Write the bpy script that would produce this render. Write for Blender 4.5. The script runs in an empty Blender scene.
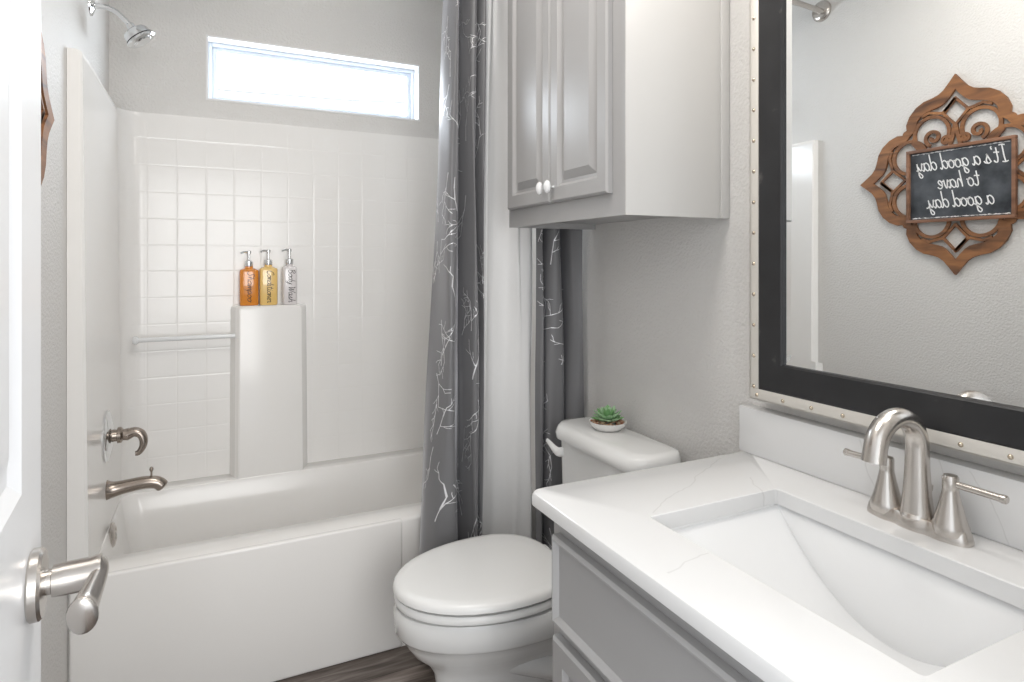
import bpy, bmesh, math, random
from mathutils import Vector, Matrix
random.seed(7)
PI = math.pi
S = bpy.context.scene
COL = S.collection

# ---------------------------------------------------------------- camera, world, lights, exposure
cam_d = bpy.data.cameras.new('camera'); cam = bpy.data.objects.new('camera', cam_d); COL.objects.link(cam)
cam.location = (0, 0, 1.316); cam.rotation_euler = (PI/2, 0, -math.radians(25.821))
cam_d.sensor_width = 36; cam_d.lens = 620/1024*36; cam_d.shift_y = -80/1024; cam_d.clip_start = 0.02
S.camera = cam
S.view_settings.view_transform = 'Standard'; S.view_settings.look = 'None'
S.view_settings.gamma = 1; S.view_settings.use_curve_mapping = False
S.view_settings.exposure = 0.38

W = bpy.data.worlds.new('daylight'); S.world = W; W.use_nodes = True
wn = W.node_tree.nodes; wn['Background'].inputs[0].default_value = (.90, .95, 1, 1)
wn['Background'].inputs[1].default_value = 1.35

def area(name, loc, rot, sx, sy, power, color=(1, 1, 1)):
    l = bpy.data.lights.new(name, 'AREA'); l.shape = 'RECTANGLE'; l.size = sx; l.size_y = sy
    l.energy = power; l.color = color
    o = bpy.data.objects.new(name, l); COL.objects.link(o); o.location = loc; o.rotation_euler = rot
    return o
area('ceiling_lamp_light', (.30, 1.05, 2.66), (0, 0, 0), .6, .6, 10, (1, .955, .90))
area('shower_lamp_light', (.35, 2.45, 2.66), (0, 0, 0), .25, .25, .4, (1, .97, .93))
area('vanity_lamp_light', (1.03, .65, 2.26), (0, math.radians(38), 0), .12, .7, 3, (1, .96, .91))
area('hall_fill_light', (.27, -1.3, 1.45), (PI/2, 0, 0), 1.0, 1.4, 22, (1, .99, .97))  # fill light added behind the camera, shining in through the doorway; no window there
area('window_daylight', (.432, 2.98, 2.11), (-PI/2, 0, 0), .86, .24, 9, (.84, .92, 1))

# ---------------------------------------------------------------- materials
def mat(name, color, rough=.5, metal=0, spec=.5, trans=0, ior=1.45, coat=0, sheen=0):
    m = bpy.data.materials.new(name); m.use_nodes = True
    b = m.node_tree.nodes['Principled BSDF']
    b.inputs['Base Color'].default_value = (*color, 1); b.inputs['Roughness'].default_value = rough
    b.inputs['Metallic'].default_value = metal; b.inputs['Specular IOR Level'].default_value = spec
    b.inputs['Transmission Weight'].default_value = trans; b.inputs['IOR'].default_value = ior
    b.inputs['Coat Weight'].default_value = coat; b.inputs['Sheen Weight'].default_value = sheen
    return m
def N(m, t, **kw):
    n = m.node_tree.nodes.new(t)
    for k, v in kw.items():
        if hasattr(n, k): setattr(n, k, v)
        else: n.inputs[k].default_value = v
    return n
def L(m, a, b): m.node_tree.links.new(a, b)
def bsdf(m): return m.node_tree.nodes['Principled BSDF']
def coords(m, scale=(1, 1, 1), loc=(0, 0, 0)):
    t = N(m, 'ShaderNodeNewGeometry'); mp = N(m, 'ShaderNodeMapping')
    mp.inputs['Scale'].default_value = scale; mp.inputs['Location'].default_value = loc
    L(m, t.outputs['Position'], mp.inputs['Vector']); return mp.outputs[0]
def ocoords(m, scale=(1, 1, 1)):
    t = N(m, 'ShaderNodeTexCoord'); mp = N(m, 'ShaderNodeMapping')
    mp.inputs['Scale'].default_value = scale
    L(m, t.outputs['Object'], mp.inputs['Vector']); return mp.outputs[0]
def bumpnoise(m, scale, strength, dist=.002, detail=3, vec=None):
    n = N(m, 'ShaderNodeTexNoise'); n.inputs['Scale'].default_value = scale; n.inputs['Detail'].default_value = detail
    L(m, vec or coords(m), n.inputs['Vector'])
    b = N(m, 'ShaderNodeBump'); b.inputs['Strength'].default_value = strength; b.inputs['Distance'].default_value = dist
    L(m, n.outputs['Fac'], b.inputs['Height']); L(m, b.outputs[0], bsdf(m).inputs['Normal']); return n
def ramp(m, fac, stops):
    r = N(m, 'ShaderNodeValToRGB'); e = r.color_ramp.elements
    e[0].position, e[0].color = stops[0][0], (*stops[0][1], 1); e[1].position, e[1].color = stops[-1][0], (*stops[-1][1], 1)
    for p, c in stops[1:-1]:
        q = e.new(p); q.color = (*c, 1)
    L(m, fac, r.inputs['Fac']); return r.outputs['Color']
def math_(m, op, a, b=None, c=None):
    n = N(m, 'ShaderNodeMath', operation=op)
    for i, v in enumerate((a, b, c)):
        if v is None: continue
        if isinstance(v, (int, float)): n.inputs[i].default_value = v
        else: L(m, v, n.inputs[i])
    return n.outputs[0]

M = {}
M['wall'] = mat('grey_textured_paint', (.72, .705, .685), .55); bumpnoise(M['wall'], 120, .6, .005, 2)
M['ceiling'] = mat('ceiling_paint', (.75, .75, .74), .8); bumpnoise(M['ceiling'], 90, .5)
M['white_paint'] = mat('white_door_paint', (.84, .85, .87), .28)
M['trim'] = mat('white_trim', (.82, .82, .82), .35)
M['vinyl'] = mat('white_vinyl', (.68, .73, .80), .3)
M['acrylic'] = mat('white_acrylic', (.87, .855, .835), .16)
M['porcelain'] = mat('porcelain', (.84, .84, .83), .1, coat=.3)
M['lid_plastic'] = mat('lid_plastic', (.83, .83, .82), .22)
M['basin'] = mat('basin_porcelain', (.84, .845, .85), .14)
M['cab'] = mat('cabinet_grey_paint', (.40, .395, .395), .3)
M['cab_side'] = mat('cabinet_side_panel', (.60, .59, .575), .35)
M['nickel'] = mat('brushed_nickel', (.60, .565, .53), .27, 1)
M['nickel_dark'] = mat('aged_nickel', (.36, .31, .27), .25, 1)
M['chrome'] = mat('chrome', (.78, .79, .80), .1, 1)
M['black'] = mat('black_rubber', (.02, .02, .022), .5)
M['knob'] = mat('white_knob', (.85, .85, .86), .08, coat=.6)
M['mirror'] = mat('mirror_glass', (.93, .94, .94), .005, 1)
M['strip'] = mat('metal_strip', (.74, .71, .66), .4, .35); bumpnoise(M['strip'], 60, .2)
M['rivet'] = mat('rivet_metal', (.55, .48, .38), .2, 1)
M['liner'] = mat('white_linen', (.82, .82, .82), .85); bumpnoise(M['liner'], 500, .25, .001)
M['curtain'] = mat('grey_satin_fabric', (.18, .18, .188), .42, sheen=.6); bsdf(M['curtain']).inputs['Sheen Roughness'].default_value = .38; bsdf(M['curtain']).inputs['Sheen Tint'].default_value = (.85, .85, .9, 1); bumpnoise(M['curtain'], 600, .2, .0008)
M['silver'] = mat('silver_foil', (.80, .80, .82), .3, .3)
M['text_white'] = mat('chalk_white', (.85, .85, .85), .7)
M['text_black'] = mat('label_ink', (.02, .015, .015), .5)
M['leaf'] = mat('succulent_leaf', (.20, .40, .17), .45)
M['leaf_pale'] = mat('succulent_leaf_pale', (.36, .55, .33), .45)
M['pebble_red'] = mat('pebble_red', (.34, .16, .10), .7)
M['pebble_tan'] = mat('pebble_tan', (.50, .36, .24), .7)
M['dish'] = mat('dish_ceramic', (.82, .81, .79), .3)
M['amber'] = mat('amber_soap', (.72, .25, .025), .12, coat=.6)
M['yellow'] = mat('yellow_soap', (.84, .57, .20), .12, coat=.6)
M['clear'] = mat('milky_soap', (.76, .72, .72), .12, coat=.6)
M['bar'] = mat('clear_acrylic_bar', (.80, .81, .82), .08, coat=.5)

# black distressed mirror frame
m = M['frame'] = mat('black_distressed_wood', (.02, .02, .021), .42)
n = N(m, 'ShaderNodeTexNoise'); n.inputs['Scale'].default_value = 1.0; n.inputs['Detail'].default_value = 6
L(m, ocoords(m, (40, 14, 14)), n.inputs['Vector'])
L(m, ramp(m, n.outputs['Fac'], [(0, (.012, .012, .013)), (.66, (.024, .024, .026)), (.74, (.11, .105, .10))]), bsdf(m).inputs['Base Color'])
# wood of the sign
def wood(name, a, b, c, scale=(30, 6, 30)):
    m = mat(name, b, .5)
    n = N(m, 'ShaderNodeTexNoise'); n.inputs['Scale'].default_value = 1; n.inputs['Detail'].default_value = 5
    n.inputs['Distortion'].default_value = .6
    L(m, ocoords(m, scale), n.inputs['Vector'])
    L(m, ramp(m, n.outputs['Fac'], [(.3, a), (.5, b), (.7, c)]), bsdf(m).inputs['Base Color'])
    return m
M['wood'] = wood('carved_wood', (.10, .048, .028), (.23, .105, .048), (.36, .165, .068))
M['wood_frame'] = wood('board_frame_wood', (.16, .08, .05), (.24, .12, .07), (.31, .16, .10))
m = M['chalk'] = mat('chalkboard', (.03, .035, .042), .7)
n = N(m, 'ShaderNodeTexNoise'); n.inputs['Scale'].default_value = 14; n.inputs['Detail'].default_value = 5
L(m, ocoords(m), n.inputs['Vector'])
L(m, ramp(m, n.outputs['Fac'], [(.3, (.022, .026, .032)), (.7, (.10, .11, .125))]), bsdf(m).inputs['Base Color'])
# vinyl plank floor
m = M['floor'] = mat('vinyl_planks', (.2, .17, .15), .45)
v = coords(m, (1, 1, 1))
br = N(m, 'ShaderNodeTexBrick'); br.offset = .37
for k, val in (('Scale', 1), ('Mortar Size', .0012), ('Brick Width', 1.2), ('Row Height', .15)): br.inputs[k].default_value = val
br.inputs['Color1'].default_value = (1, 1, 1, 1); br.inputs['Color2'].default_value = (.62, .62, .62, 1); br.inputs['Mortar'].default_value = (.25, .25, .25, 1)
L(m, v, br.inputs['Vector'])
n = N(m, 'ShaderNodeTexNoise'); n.inputs['Scale'].default_value = 1; n.inputs['Detail'].default_value = 8; n.inputs['Distortion'].default_value = 1.2
L(m, coords(m, (3.5, 34, 1)), n.inputs['Vector'])
col = ramp(m, n.outputs['Fac'], [(.28, (.075, .058, .048)), (.5, (.20, .165, .145)), (.72, (.36, .315, .285))])
mx = N(m, 'ShaderNodeMix', data_type='RGBA', blend_type='MULTIPLY'); mx.inputs[0].default_value = 1
L(m, col, mx.inputs[6]); L(m, br.outputs['Color'], mx.inputs[7]); L(m, mx.outputs[2], bsdf(m).inputs['Base Color'])
# quartz with fine grey veins
m = M['quartz'] = mat('white_quartz', (.75, .75, .75), .16)
g = N(m, 'ShaderNodeNewGeometry'); sep = N(m, 'ShaderNodeSeparateXYZ')
ns = N(m, 'ShaderNodeTexNoise'); ns.inputs['Scale'].default_value = 9; ns.inputs['Detail'].default_value = 3
L(m, g.outputs['Position'], ns.inputs['Vector'])
nd = math_(m, 'MULTIPLY', math_(m, 'SUBTRACT', ns.outputs['Fac'], .5), .05)
L(m, g.outputs['Position'], sep.inputs[0]); X, Y, Z = sep.outputs
nb = N(m, 'ShaderNodeTexNoise'); nb.inputs['Scale'].default_value = 5
L(m, g.outputs['Position'], nb.inputs['Vector'])
tot = None
def plane_vein(a, b, c, d, wd, ref, rad):
    # vein where a plane cuts the slab, kept within rad of a point
    global tot
    s = math_(m, 'ADD', math_(m, 'ADD', math_(m, 'MULTIPLY', X, a), math_(m, 'MULTIPLY', Y, b)), math_(m, 'ADD', math_(m, 'MULTIPLY', Z, c), -d))
    s = math_(m, 'ABSOLUTE', math_(m, 'ADD', s, nd))
    line = math_(m, 'SUBTRACT', 1, math_(m, 'MINIMUM', math_(m, 'DIVIDE', s, wd), 1))
    dd = N(m, 'ShaderNodeVectorMath', operation='DISTANCE'); L(m, g.outputs['Position'], dd.inputs[0]); dd.inputs[1].default_value = ref
    fade = math_(m, 'LESS_THAN', dd.outputs['Value'], rad)
    r = math_(m, 'MULTIPLY', line, fade)
    tot = r if tot is None else math_(m, 'MAXIMUM', tot, r)
def vein2(p, q, z, wd=.0022):
    dx, dy = q[0]-p[0], q[1]-p[1]; l = math.hypot(dx, dy); a, b = -dy/l, dx/l
    plane_vein(a, b, 0, a*p[0]+b*p[1], wd, ((p[0]+q[0])/2, (p[1]+q[1])/2, z), l/2)
def vein_wall(p, q, x, wd=.0018):
    dy, dz = q[0]-p[0], q[1]-p[1]; l = math.hypot(dy, dz); a, b = -dz/l, dy/l
    plane_vein(0, a, b, a*p[0]+b*p[1], wd, (x, (p[0]+q[0])/2, (p[1]+q[1])/2), l/2)
vein2((1.06, 1.085), (.72, .90), .859); vein2((1.03, .955), (.97, .885), .859)
vein2((.70, .74), (.60, .72), .859); vein2((.66, .30), (.78, .20), .859)
vein_wall((.60, .965), (.545, .862), 1.148); vein_wall((.80, .965), (.77, .88), 1.148); vein_wall((.66, .968), (.64, .92), 1.148)
mxq = N(m, 'ShaderNodeMix', data_type='RGBA')
L(m, math_(m, 'MULTIPLY', tot, .3), mxq.inputs[0])
mxq.inputs[6].default_value = (.75, .75, .75, 1); mxq.inputs[7].default_value = (.42, .41, .40, 1)
L(m, mxq.outputs[2], bsdf(m).inputs['Base Color'])
# tile-embossed acrylic: grooves on a 105 mm grid
m = M['tile'] = mat('tile_embossed_acrylic', (.87, .855, .835), .15)
g = N(m, 'ShaderNodeNewGeometry'); sep = N(m, 'ShaderNodeSeparateXYZ'); L(m, g.outputs['Position'], sep.inputs[0])
def groove(o, off, p=.105):
    f = math_(m, 'FRACT', math_(m, 'DIVIDE', math_(m, 'SUBTRACT', o, off), p))
    d = math_(m, 'MINIMUM', f, math_(m, 'SUBTRACT', 1, f))
    return math_(m, 'MINIMUM', math_(m, 'DIVIDE', d, .045), 1)
h = math_(m, 'MINIMUM', groove(sep.outputs[0], -.231), groove(sep.outputs[2], .54))
lim = math_(m, 'MAXIMUM', math_(m, 'GREATER_THAN', sep.outputs[2], 1.86), math_(m, 'LESS_THAN', sep.outputs[1], 2.79))
h = math_(m, 'MAXIMUM', h, lim)
bp = N(m, 'ShaderNodeBump'); bp.inputs['Strength'].default_value = .22; bp.inputs['Distance'].default_value = .002
L(m, h, bp.inputs['Height']); L(m, bp.outputs[0], bsdf(m).inputs['Normal'])
# thin window glass
m = M['glass'] = bpy.data.materials.new('window_glass'); m.use_nodes = True
nt = m.node_tree; nt.nodes.remove(nt.nodes['Principled BSDF']); out = nt.nodes['Material Output']
tr = nt.nodes.new('ShaderNodeBsdfTransparent'); gl = nt.nodes.new('ShaderNodeBsdfGlossy'); gl.inputs['Roughness'].default_value = .02
ms = nt.nodes.new('ShaderNodeMixShader'); ms.inputs[0].default_value = .06
nt.links.new(tr.outputs[0], ms.inputs[1]); nt.links.new(gl.outputs[0], ms.inputs[2]); nt.links.new(ms.outputs[0], out.inputs[0])

# ---------------------------------------------------------------- mesh helpers
def obj(name, bm, m=None, parent=None, smooth=35, mats=None):
    me = bpy.data.meshes.new(name)
    bmesh.ops.recalc_face_normals(bm, faces=bm.faces[:]); bm.to_mesh(me); bm.free()
    for k in (mats or [m]): me.materials.append(k)
    if smooth:
        for p in me.polygons: p.use_smooth = True
        me.set_sharp_from_angle(angle=math.radians(smooth))
    o = bpy.data.objects.new(name, me); COL.objects.link(o)
    if parent: o.parent = parent; o.matrix_parent_inverse = Matrix.Translation(-parent.location) if not parent.rotation_euler.z else parent.matrix_basis.inverted()
    return o
def tag(o, label=None, cat=None, group=None, kind=None):
    if label: o['label'] = label
    if cat: o['category'] = cat
    if group: o['group'] = group
    if kind: o['kind'] = kind
    return o
def empty(name, loc, label, cat, group=None):
    o = bpy.data.objects.new(name, None); COL.objects.link(o); o.location = loc; o.empty_display_size = .05
    return tag(o, label, cat, group)
def struct(name, bm, m, smooth=35, parent=None, mats=None):
    o = obj(name, bm, m, parent, smooth, mats)
    if not parent: o['kind'] = 'structure'
    return o
def BM(): return bmesh.new()
def box(bm, x0, x1, y0, y1, z0, z1, bev=0, seg=2):
    v = [bm.verts.new(p) for p in ((x0,y0,z0),(x1,y0,z0),(x1,y1,z0),(x0,y1,z0),(x0,y0,z1),(x1,y0,z1),(x1,y1,z1),(x0,y1,z1))]
    fs = [bm.faces.new([v[i] for i in f]) for f in ((0,3,2,1),(4,5,6,7),(0,1,5,4),(1,2,6,5),(2,3,7,6),(3,0,4,7))]
    if bev:
        es = list({e for f in fs for e in f.edges})
        bmesh.ops.bevel(bm, geom=es, offset=bev, segments=seg, affect='EDGES', profile=.5)
    return bm
def grid_loft(bm, rings, close=True, cap0=True, cap1=True):
    R = [[bm.verts.new(p) for p in r] for r in rings]; n = len(R[0])
    for a, b in zip(R, R[1:]):
        for i in range(n if close else n-1):
            j = (i+1) % n; bm.faces.new((a[i], a[j], b[j], b[i]))
    if cap0: bm.faces.new(R[0][::-1])
    if cap1: bm.faces.new(R[-1])
    return bm
def frames(pts, up=Vector((0, 0, 1))):
    T = []
    for i in range(len(pts)):
        a = pts[max(i-1, 0)]; b = pts[min(i+1, len(pts)-1)]; T.append((b-a).normalized())
    nrm = up - T[0]*up.dot(T[0])
    if nrm.length < 1e-3: nrm = Vector((1, 0, 0)) - T[0]*T[0].x
    nrm.normalize(); out = []
    for t in T:
        nrm = (nrm - t*nrm.dot(t)).normalized(); out.append((t, nrm, t.cross(nrm)))
    return out
def tube(bm, pts, r, n=14, flat=1.0, up=Vector((0, 0, 1)), caps=True):
    pts = [Vector(p) for p in pts]
    rr = r if isinstance(r, (list, tuple)) else [r]*len(pts)
    rings = []
    for p, q, (t, a, b) in zip(pts, rr, frames(pts, up)):
        rings.append([p + a*math.cos(2*PI*k/n)*q + b*math.sin(2*PI*k/n)*q*flat for k in range(n)])
    return grid_loft(bm, rings, True, caps, caps)
def lathe(bm, prof, origin=(0, 0, 0), axis=(0, 0, 1), n=28):
    ax = Vector(axis).normalized(); ref = Vector((1, 0, 0)) if abs(ax.x) < .9 else Vector((0, 1, 0))
    a = (ref - ax*ref.dot(ax)).normalized(); b = ax.cross(a); o = Vector(origin)
    rings = [[o + ax*h + (a*math.cos(2*PI*k/n) + b*math.sin(2*PI*k/n))*max(r, 1e-4) for k in range(n)] for r, h in prof]
    return grid_loft(bm, rings)
def cr(pts, n=8, closed=False):
    P = [Vector(p) for p in pts]; out = []; m_ = len(P)
    for i in range(m_ if closed else m_-1):
        if closed: a, b, c, d = P[i-1], P[i], P[(i+1) % m_], P[(i+2) % m_]
        else: a, b, c, d = P[max(i-1, 0)], P[i], P[i+1], P[min(i+2, m_-1)]
        for k in range(n):
            t = k/n
            out.append(.5*((2*b) + (c-a)*t + (2*a-5*b+4*c-d)*t*t + (3*b-a-3*c+d)*t**3))
    if not closed: out.append(P[-1])
    return out
def rrect(x0, x1, y0, y1, r, z, n=6):
    out = []
    for cx, cy, a0 in ((x1-r, y1-r, 0), (x0+r, y1-r, 90), (x0+r, y0+r, 180), (x1-r, y0+r, 270)):
        for k in range(n+1):
            a = math.radians(a0 + 90*k/n); out.append(Vector((cx+r*math.cos(a), cy+r*math.sin(a), z)))
    return out

# ---------------------------------------------------------------- the room
XL, XR, YF, YB, ZC = -.358, 1.185, .09, 2.836, 2.72
struct('floor', box(BM(), XL-.1, XR+.1, -.9, YB+.1, -.05, 0), M['floor'], 0)
struct('ceiling', box(BM(), XL-.1, XR+.1, -.02, YB+.1, ZC, ZC+.05), M['ceiling'], 0)
struct('wall_left', box(BM(), XL-.1, XL, -.02, YB+.1, 0, ZC), M['wall'], 0)
struct('wall_right', box(BM(), XR, XR+.1, -.02, YB+.1, 0, ZC), M['wall'], 0)
WX0, WX1, WZ0, WZ1 = -.023, .887, 1.977, 2.245
bm = BM()
for b in ((XL, XR, 0, WZ0), (XL, XR, WZ1, ZC), (XL, WX0, WZ0, WZ1), (WX1, XR, WZ0, WZ1)): box(bm, b[0], b[1], YB, YB+.1, b[2], b[3])
struct('wall_back', bm, M['wall'], 0)
bm = BM()
for b in ((XL, -.14, 0, ZC), (.66, XR, 0, ZC), (-.14, .66, 2.06, ZC)): box(bm, b[0], b[1], -.02, YF, b[2], b[3])
struct('wall_front', bm, M['wall'], 0)
bm = BM()
for b in ((-.145, -.125, 0, 2.06), (.645, .665, 0, 2.06), (-.125, .645, 2.045, 2.065)): box(bm, b[0], b[1], -.03, YF+.005, b[2], b[3], .002)
struct('trim_1', bm, M['trim'])
struct('baseboard_left', box(BM(), XL, XL+.012, YF, 2.05, 0, .08, .003), M['trim'])
struct('baseboard_right', box(BM(), XR-.012, XR, 1.09, 2.05, 0, .08, .003), M['trim'])

# window: white reveal, vinyl frame, pane
bm = BM()
t = .008
for b in ((WX0, WX0+t, WZ0, WZ1), (WX1-t, WX1, WZ0, WZ1), (WX0+t, WX1-t, WZ1-t, WZ1), (WX0+t, WX1-t, WZ0, WZ0+t)): box(bm, b[0], b[1], YB-.002, YB+.1, b[2], b[3])
win = struct('window_1', bm, M['trim'], 0)
win['label'] = 'narrow horizontal window above the tub'
def rectframe(bm, x0, x1, z0, z1, w, y0, y1, bev=.002, wt=None):
    wt = wt or w
    for b in ((x0, x0+w, z0, z1), (x1-w, x1, z0, z1), (x0+w, x1-w, z1-wt, z1), (x0+w, x1-w, z0, z0+w)): box(bm, b[0], b[1], y0, y1, b[2], b[3], bev)
    return bm
bm = BM()
rectframe(bm, WX0+t, WX1-t, WZ0+t, WZ1-t, .016, YB+.062, YB+.099)
rectframe(bm, WX0+.024, WX1-.024, WZ0+.020, WZ1-.024, .018, YB+.074, YB+.099)
obj('window_frame', bm, M['vinyl'], win)
obj('pane', box(BM(), WX0+.035, WX1-.035, YB+.086, YB+.090, WZ0+.03, WZ1-.035), M['glass'], win, 0)
# utility wire seen faintly outside
bm = BM(); tube(bm, [(-.6, 6.0, 2.80), (.3, 6.0, 2.82), (1.2, 6.0, 2.85), (2.6, 6.0, 2.95)], .004, 8)
tag(obj('overhead_wire', bm, M['cab']), 'thin dark wire outside the narrow window', 'wire')

# ---------------------------------------------------------------- one-piece tub and surround
TY = 2.07; RZ = .436
tub = empty('bathtub', (.405, 2.45, 0), 'white one-piece bathtub with tall tile-patterned surround under the window', 'bathtub')
def tubring(x0, x1, y0, y1, r, z): return rrect(x0, x1, y0, y1, r, z, 6)
bm = BM()
grid_loft(bm, [tubring(XL+.001, XR-.001, TY, YB-.001, .004, 0), tubring(XL+.001, XR-.001, TY, YB-.001, .004, RZ-.012),
   tubring(XL+.003, XR-.003, TY+.003, YB-.003, .006, RZ-.004), tubring(XL+.008, XR-.008, TY+.010, YB-.008, .01, RZ),
   tubring(-.304, 1.10, TY+.112, 2.735, .05, RZ), tubring(-.300, 1.095, TY+.120, 2.731, .05, RZ-.006),
   tubring(-.285, 1.05, TY+.14, 2.720, .06, RZ-.10), tubring(-.24, .98, TY+.165, 2.69, .08, .13),
   tubring(-.19, .93, TY+.20, 2.65, .07, .085)], cap0=False)
obj('tub_shell', bm, M['acrylic'], tub, 40)
# apron end panel: shallow raised pilaster on the right of the apron
obj('apron_panel', box(BM(), XL+.004, .584, TY-.008, TY+.012, .002, RZ-.0005, .0075, 4), M['acrylic'], tub)
# surround: plan path swept up
def surround_path(z, inset=0):
    p = []
    xl, xr, yb = -.322+inset, 1.132-inset, 2.818
    p += [(XL+.001, 2.052), (xl-.006, 2.052), (xl, 2.058)]
    r = .075
    for k in range(7):
        a = math.radians(180 - 90*k/6); p.append((xl+r+r*math.cos(a), yb-r+r*math.sin(a)))
    for k in range(7):
        a = math.radians(90 - 90*k/6); p.append((xr-r+r*math.cos(a), yb-r+r*math.sin(a)))
    p += [(xr, 2.058), (xr+.006, 2.052), (XR-.001, 2.052)]
    p += [(XR-.001, YB-.001), (XL+.001, YB-.001)]
    return [Vector((x, y, z)) for x, y in p]
rings = [surround_path(RZ-.01, .016), surround_path(RZ+.02, .014), surround_path(1.878, 0), surround_path(1.895, -.002), surround_path(1.899, -.006)]
# the path is a ring: outer wall side closes behind
bm = BM()
R_ = [[bm.verts.new(p) for p in r] for r in rings]; n_ = len(R_[0])
for a, b in zip(R_, R_[1:]):
    for i in range(n_):
        j = (i+1) % n_; f = bm.faces.new((a[i], a[j], b[j], b[i]))
c0 = R_[-1]
k = n_-2
# top strip between inner path and the wall, left flank / back / right flank
top = R_[-1]
wl = bm.verts.new((XL+.001, YB-.001, top[0].co.z)); wr = bm.verts.new((XR-.001, YB-.001, top[0].co.z))
inner = top[2:-4]; half = len(inner)//2
bm.faces.new([top[0], top[1], top[2]] + inner[1:5] + [top[-1]])
bm.faces.new([inner[4]] + inner[5:11] + [top[-2], top[-1]])
bm.faces.new([inner[10]] + inner[11:] + [top[-4], top[-3], top[-2]])
bmesh.ops.remove_doubles(bm, verts=bm.verts[:], dist=1e-5)
sur = obj('surround_wall', bm, M['tile'], tub, 40)
# soap column on the back panel
def colr(z, x0, x1, yf, c=.010): return [Vector(p) for p in ((x0-.026, 2.8215, z), (x0-.008, yf+.020, z), (x0, yf+c, z), (x0+c*.4, yf+c*.3, z), (x0+c, yf, z), (x1-c*3, yf, z), (x1-c, yf+c*.5, z), (x1, yf+c*2.5, z), (x1+.02, 2.8215, z))]
bm = BM(); grid_loft(bm, [colr(RZ-.006, .090, .356, 2.738), colr(.50, .091, .355, 2.738), colr(1.115, .094, .350, 2.740), colr(1.127, .097, .347, 2.743), colr(1.132, .102, .341, 2.751)])
obj('soap_column', bm, M['acrylic'], tub, 20)
bm = BM(); tube(bm, [(-.262, 2.762, 1.012), (.085, 2.762, 1.012)], .009, 16)
lathe(bm, [(.0, 0), (.012, .002), (.016, .008), (.016, .016), (.010, .022)], (-.275, 2.762, 1.012), (1, 0, 0), 16)
obj('towel_bar', bm, M['bar'], tub)

# ---------------------------------------------------------------- tub fittings on the left panel
xw = -.311
v = empty('tub_valve', (xw, 2.40, .743), 'brushed nickel round tub valve with curved hook lever', 'faucet valve')
obj('escutcheon', lathe(BM(), [(.0, -.002), (.082, 0), (.083, .004), (.074, .010), (.040, .016), (.030, .018), (0, .018)], v.location, (1, 0, 0), 40), M['chrome'], v)
bm = lathe(BM(), [(.021, .012), (.019, .030), (.026, .032), (.026, .042), (.018, .048), (.020, .062), (.013, .070), (0, .072)], v.location, (1, 0, 0), 24)
obj('valve_stem', bm, M['nickel_dark'], v)
hp = cr([(xw+.060, 2.40, .742), (xw+.078, 2.398, .749), (xw+.097, 2.395, .742), (xw+.106, 2.392, .722), (xw+.104, 2.390, .700), (xw+.093, 2.389, .682), (xw+.082, 2.388, .680)], 6)
obj('lever', tube(BM(), hp, [.0175-.010*i/(len(hp)-1) for i in range(len(hp))], 14, 1.25), M['nickel_dark'], v, 60)
v = empty('tub_spout', (xw, 2.40, .567), 'brushed nickel tub spout with diverter pin, below the valve', 'tub spout')
sp = cr([(xw-.002, 2.40, .567), (xw+.02, 2.40, .567), (xw+.06, 2.40, .572), (xw+.11, 2.40, .576), (xw+.145, 2.40, .570), (xw+.163, 2.40, .553)], 7)
rr = []
for i in range(len(sp)):
    q = i/(len(sp)-1); rr.append(.0205+.013*math.exp(-(q/.20)**1.5))
rr[-1] = .015; rr[-2] = .019; rr[0] = .036
obj('spout_body', tube(BM(), sp, rr, 20), M['nickel_dark'], v, 50)
obj('diverter_pin', lathe(BM(), [(.003, 0), (.003, .018), (.006, .022), (.0065, .027), (.003, .033), (0, .034)], (xw+.128, 2.40, .592), (0, 0, 1), 14), M['nickel_dark'], v)
bm = lathe(BM(), [(0, -.006), (.038, -.002), (.040, .002), (.036, .007), (.024, .011), (.022, .008), (.012, .008), (.010, .012), (0, .013)], (-.296, 2.41, .415), (1, 0, .06), 30)
ov = obj('overflow_plate', bm, M['nickel']); tag(ov, 'small round metal overflow plate low in the tub end', 'overflow plate')
v = empty('wall_shower', (XL, 2.42, 2.15), 'chrome shower head on a curved arm high on the left wall', 'shower head')
obj('flange', lathe(BM(), [(.034, 0), (.033, .005), (.020, .011), (.012, .014), (0, .014)], v.location, (1, 0, 0), 24), M['chrome'], v)
arm = cr([(XL, 2.42, 2.150), (XL+.04, 2.42, 2.152), (XL+.075, 2.42, 2.140), (XL+.112, 2.42, 2.103)], 6)
obj('shower_arm', tube(BM(), arm, .0085, 14), M['chrome'], v)
ax = (.60, 0, -.80)
o0 = (XL+.108, 2.42, 2.108)
obj('head_body', lathe(BM(), [(.010, 0), (.013, .004), (.013, .016), (.018, .020), (.036, .026), (.041, .034), (.043, .050), (.040, .054)], o0, ax, 30), M['chrome'], v)
b_ = lathe(BM(), [(.038, .052), (.047, .055), (.048, .062), (.041, .067), (.030, .066), (.028, .069), (.012, .070), (0, .069)], o0, ax, 30)
obj('spray_face', b_, M['chrome'], v)
obj('seal_ring', lathe(BM(), [(.0425, .050), (.0445, .0505), (.0445, .0545), (.0425, .055)], o0, ax, 30), M['black'], v)

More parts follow.
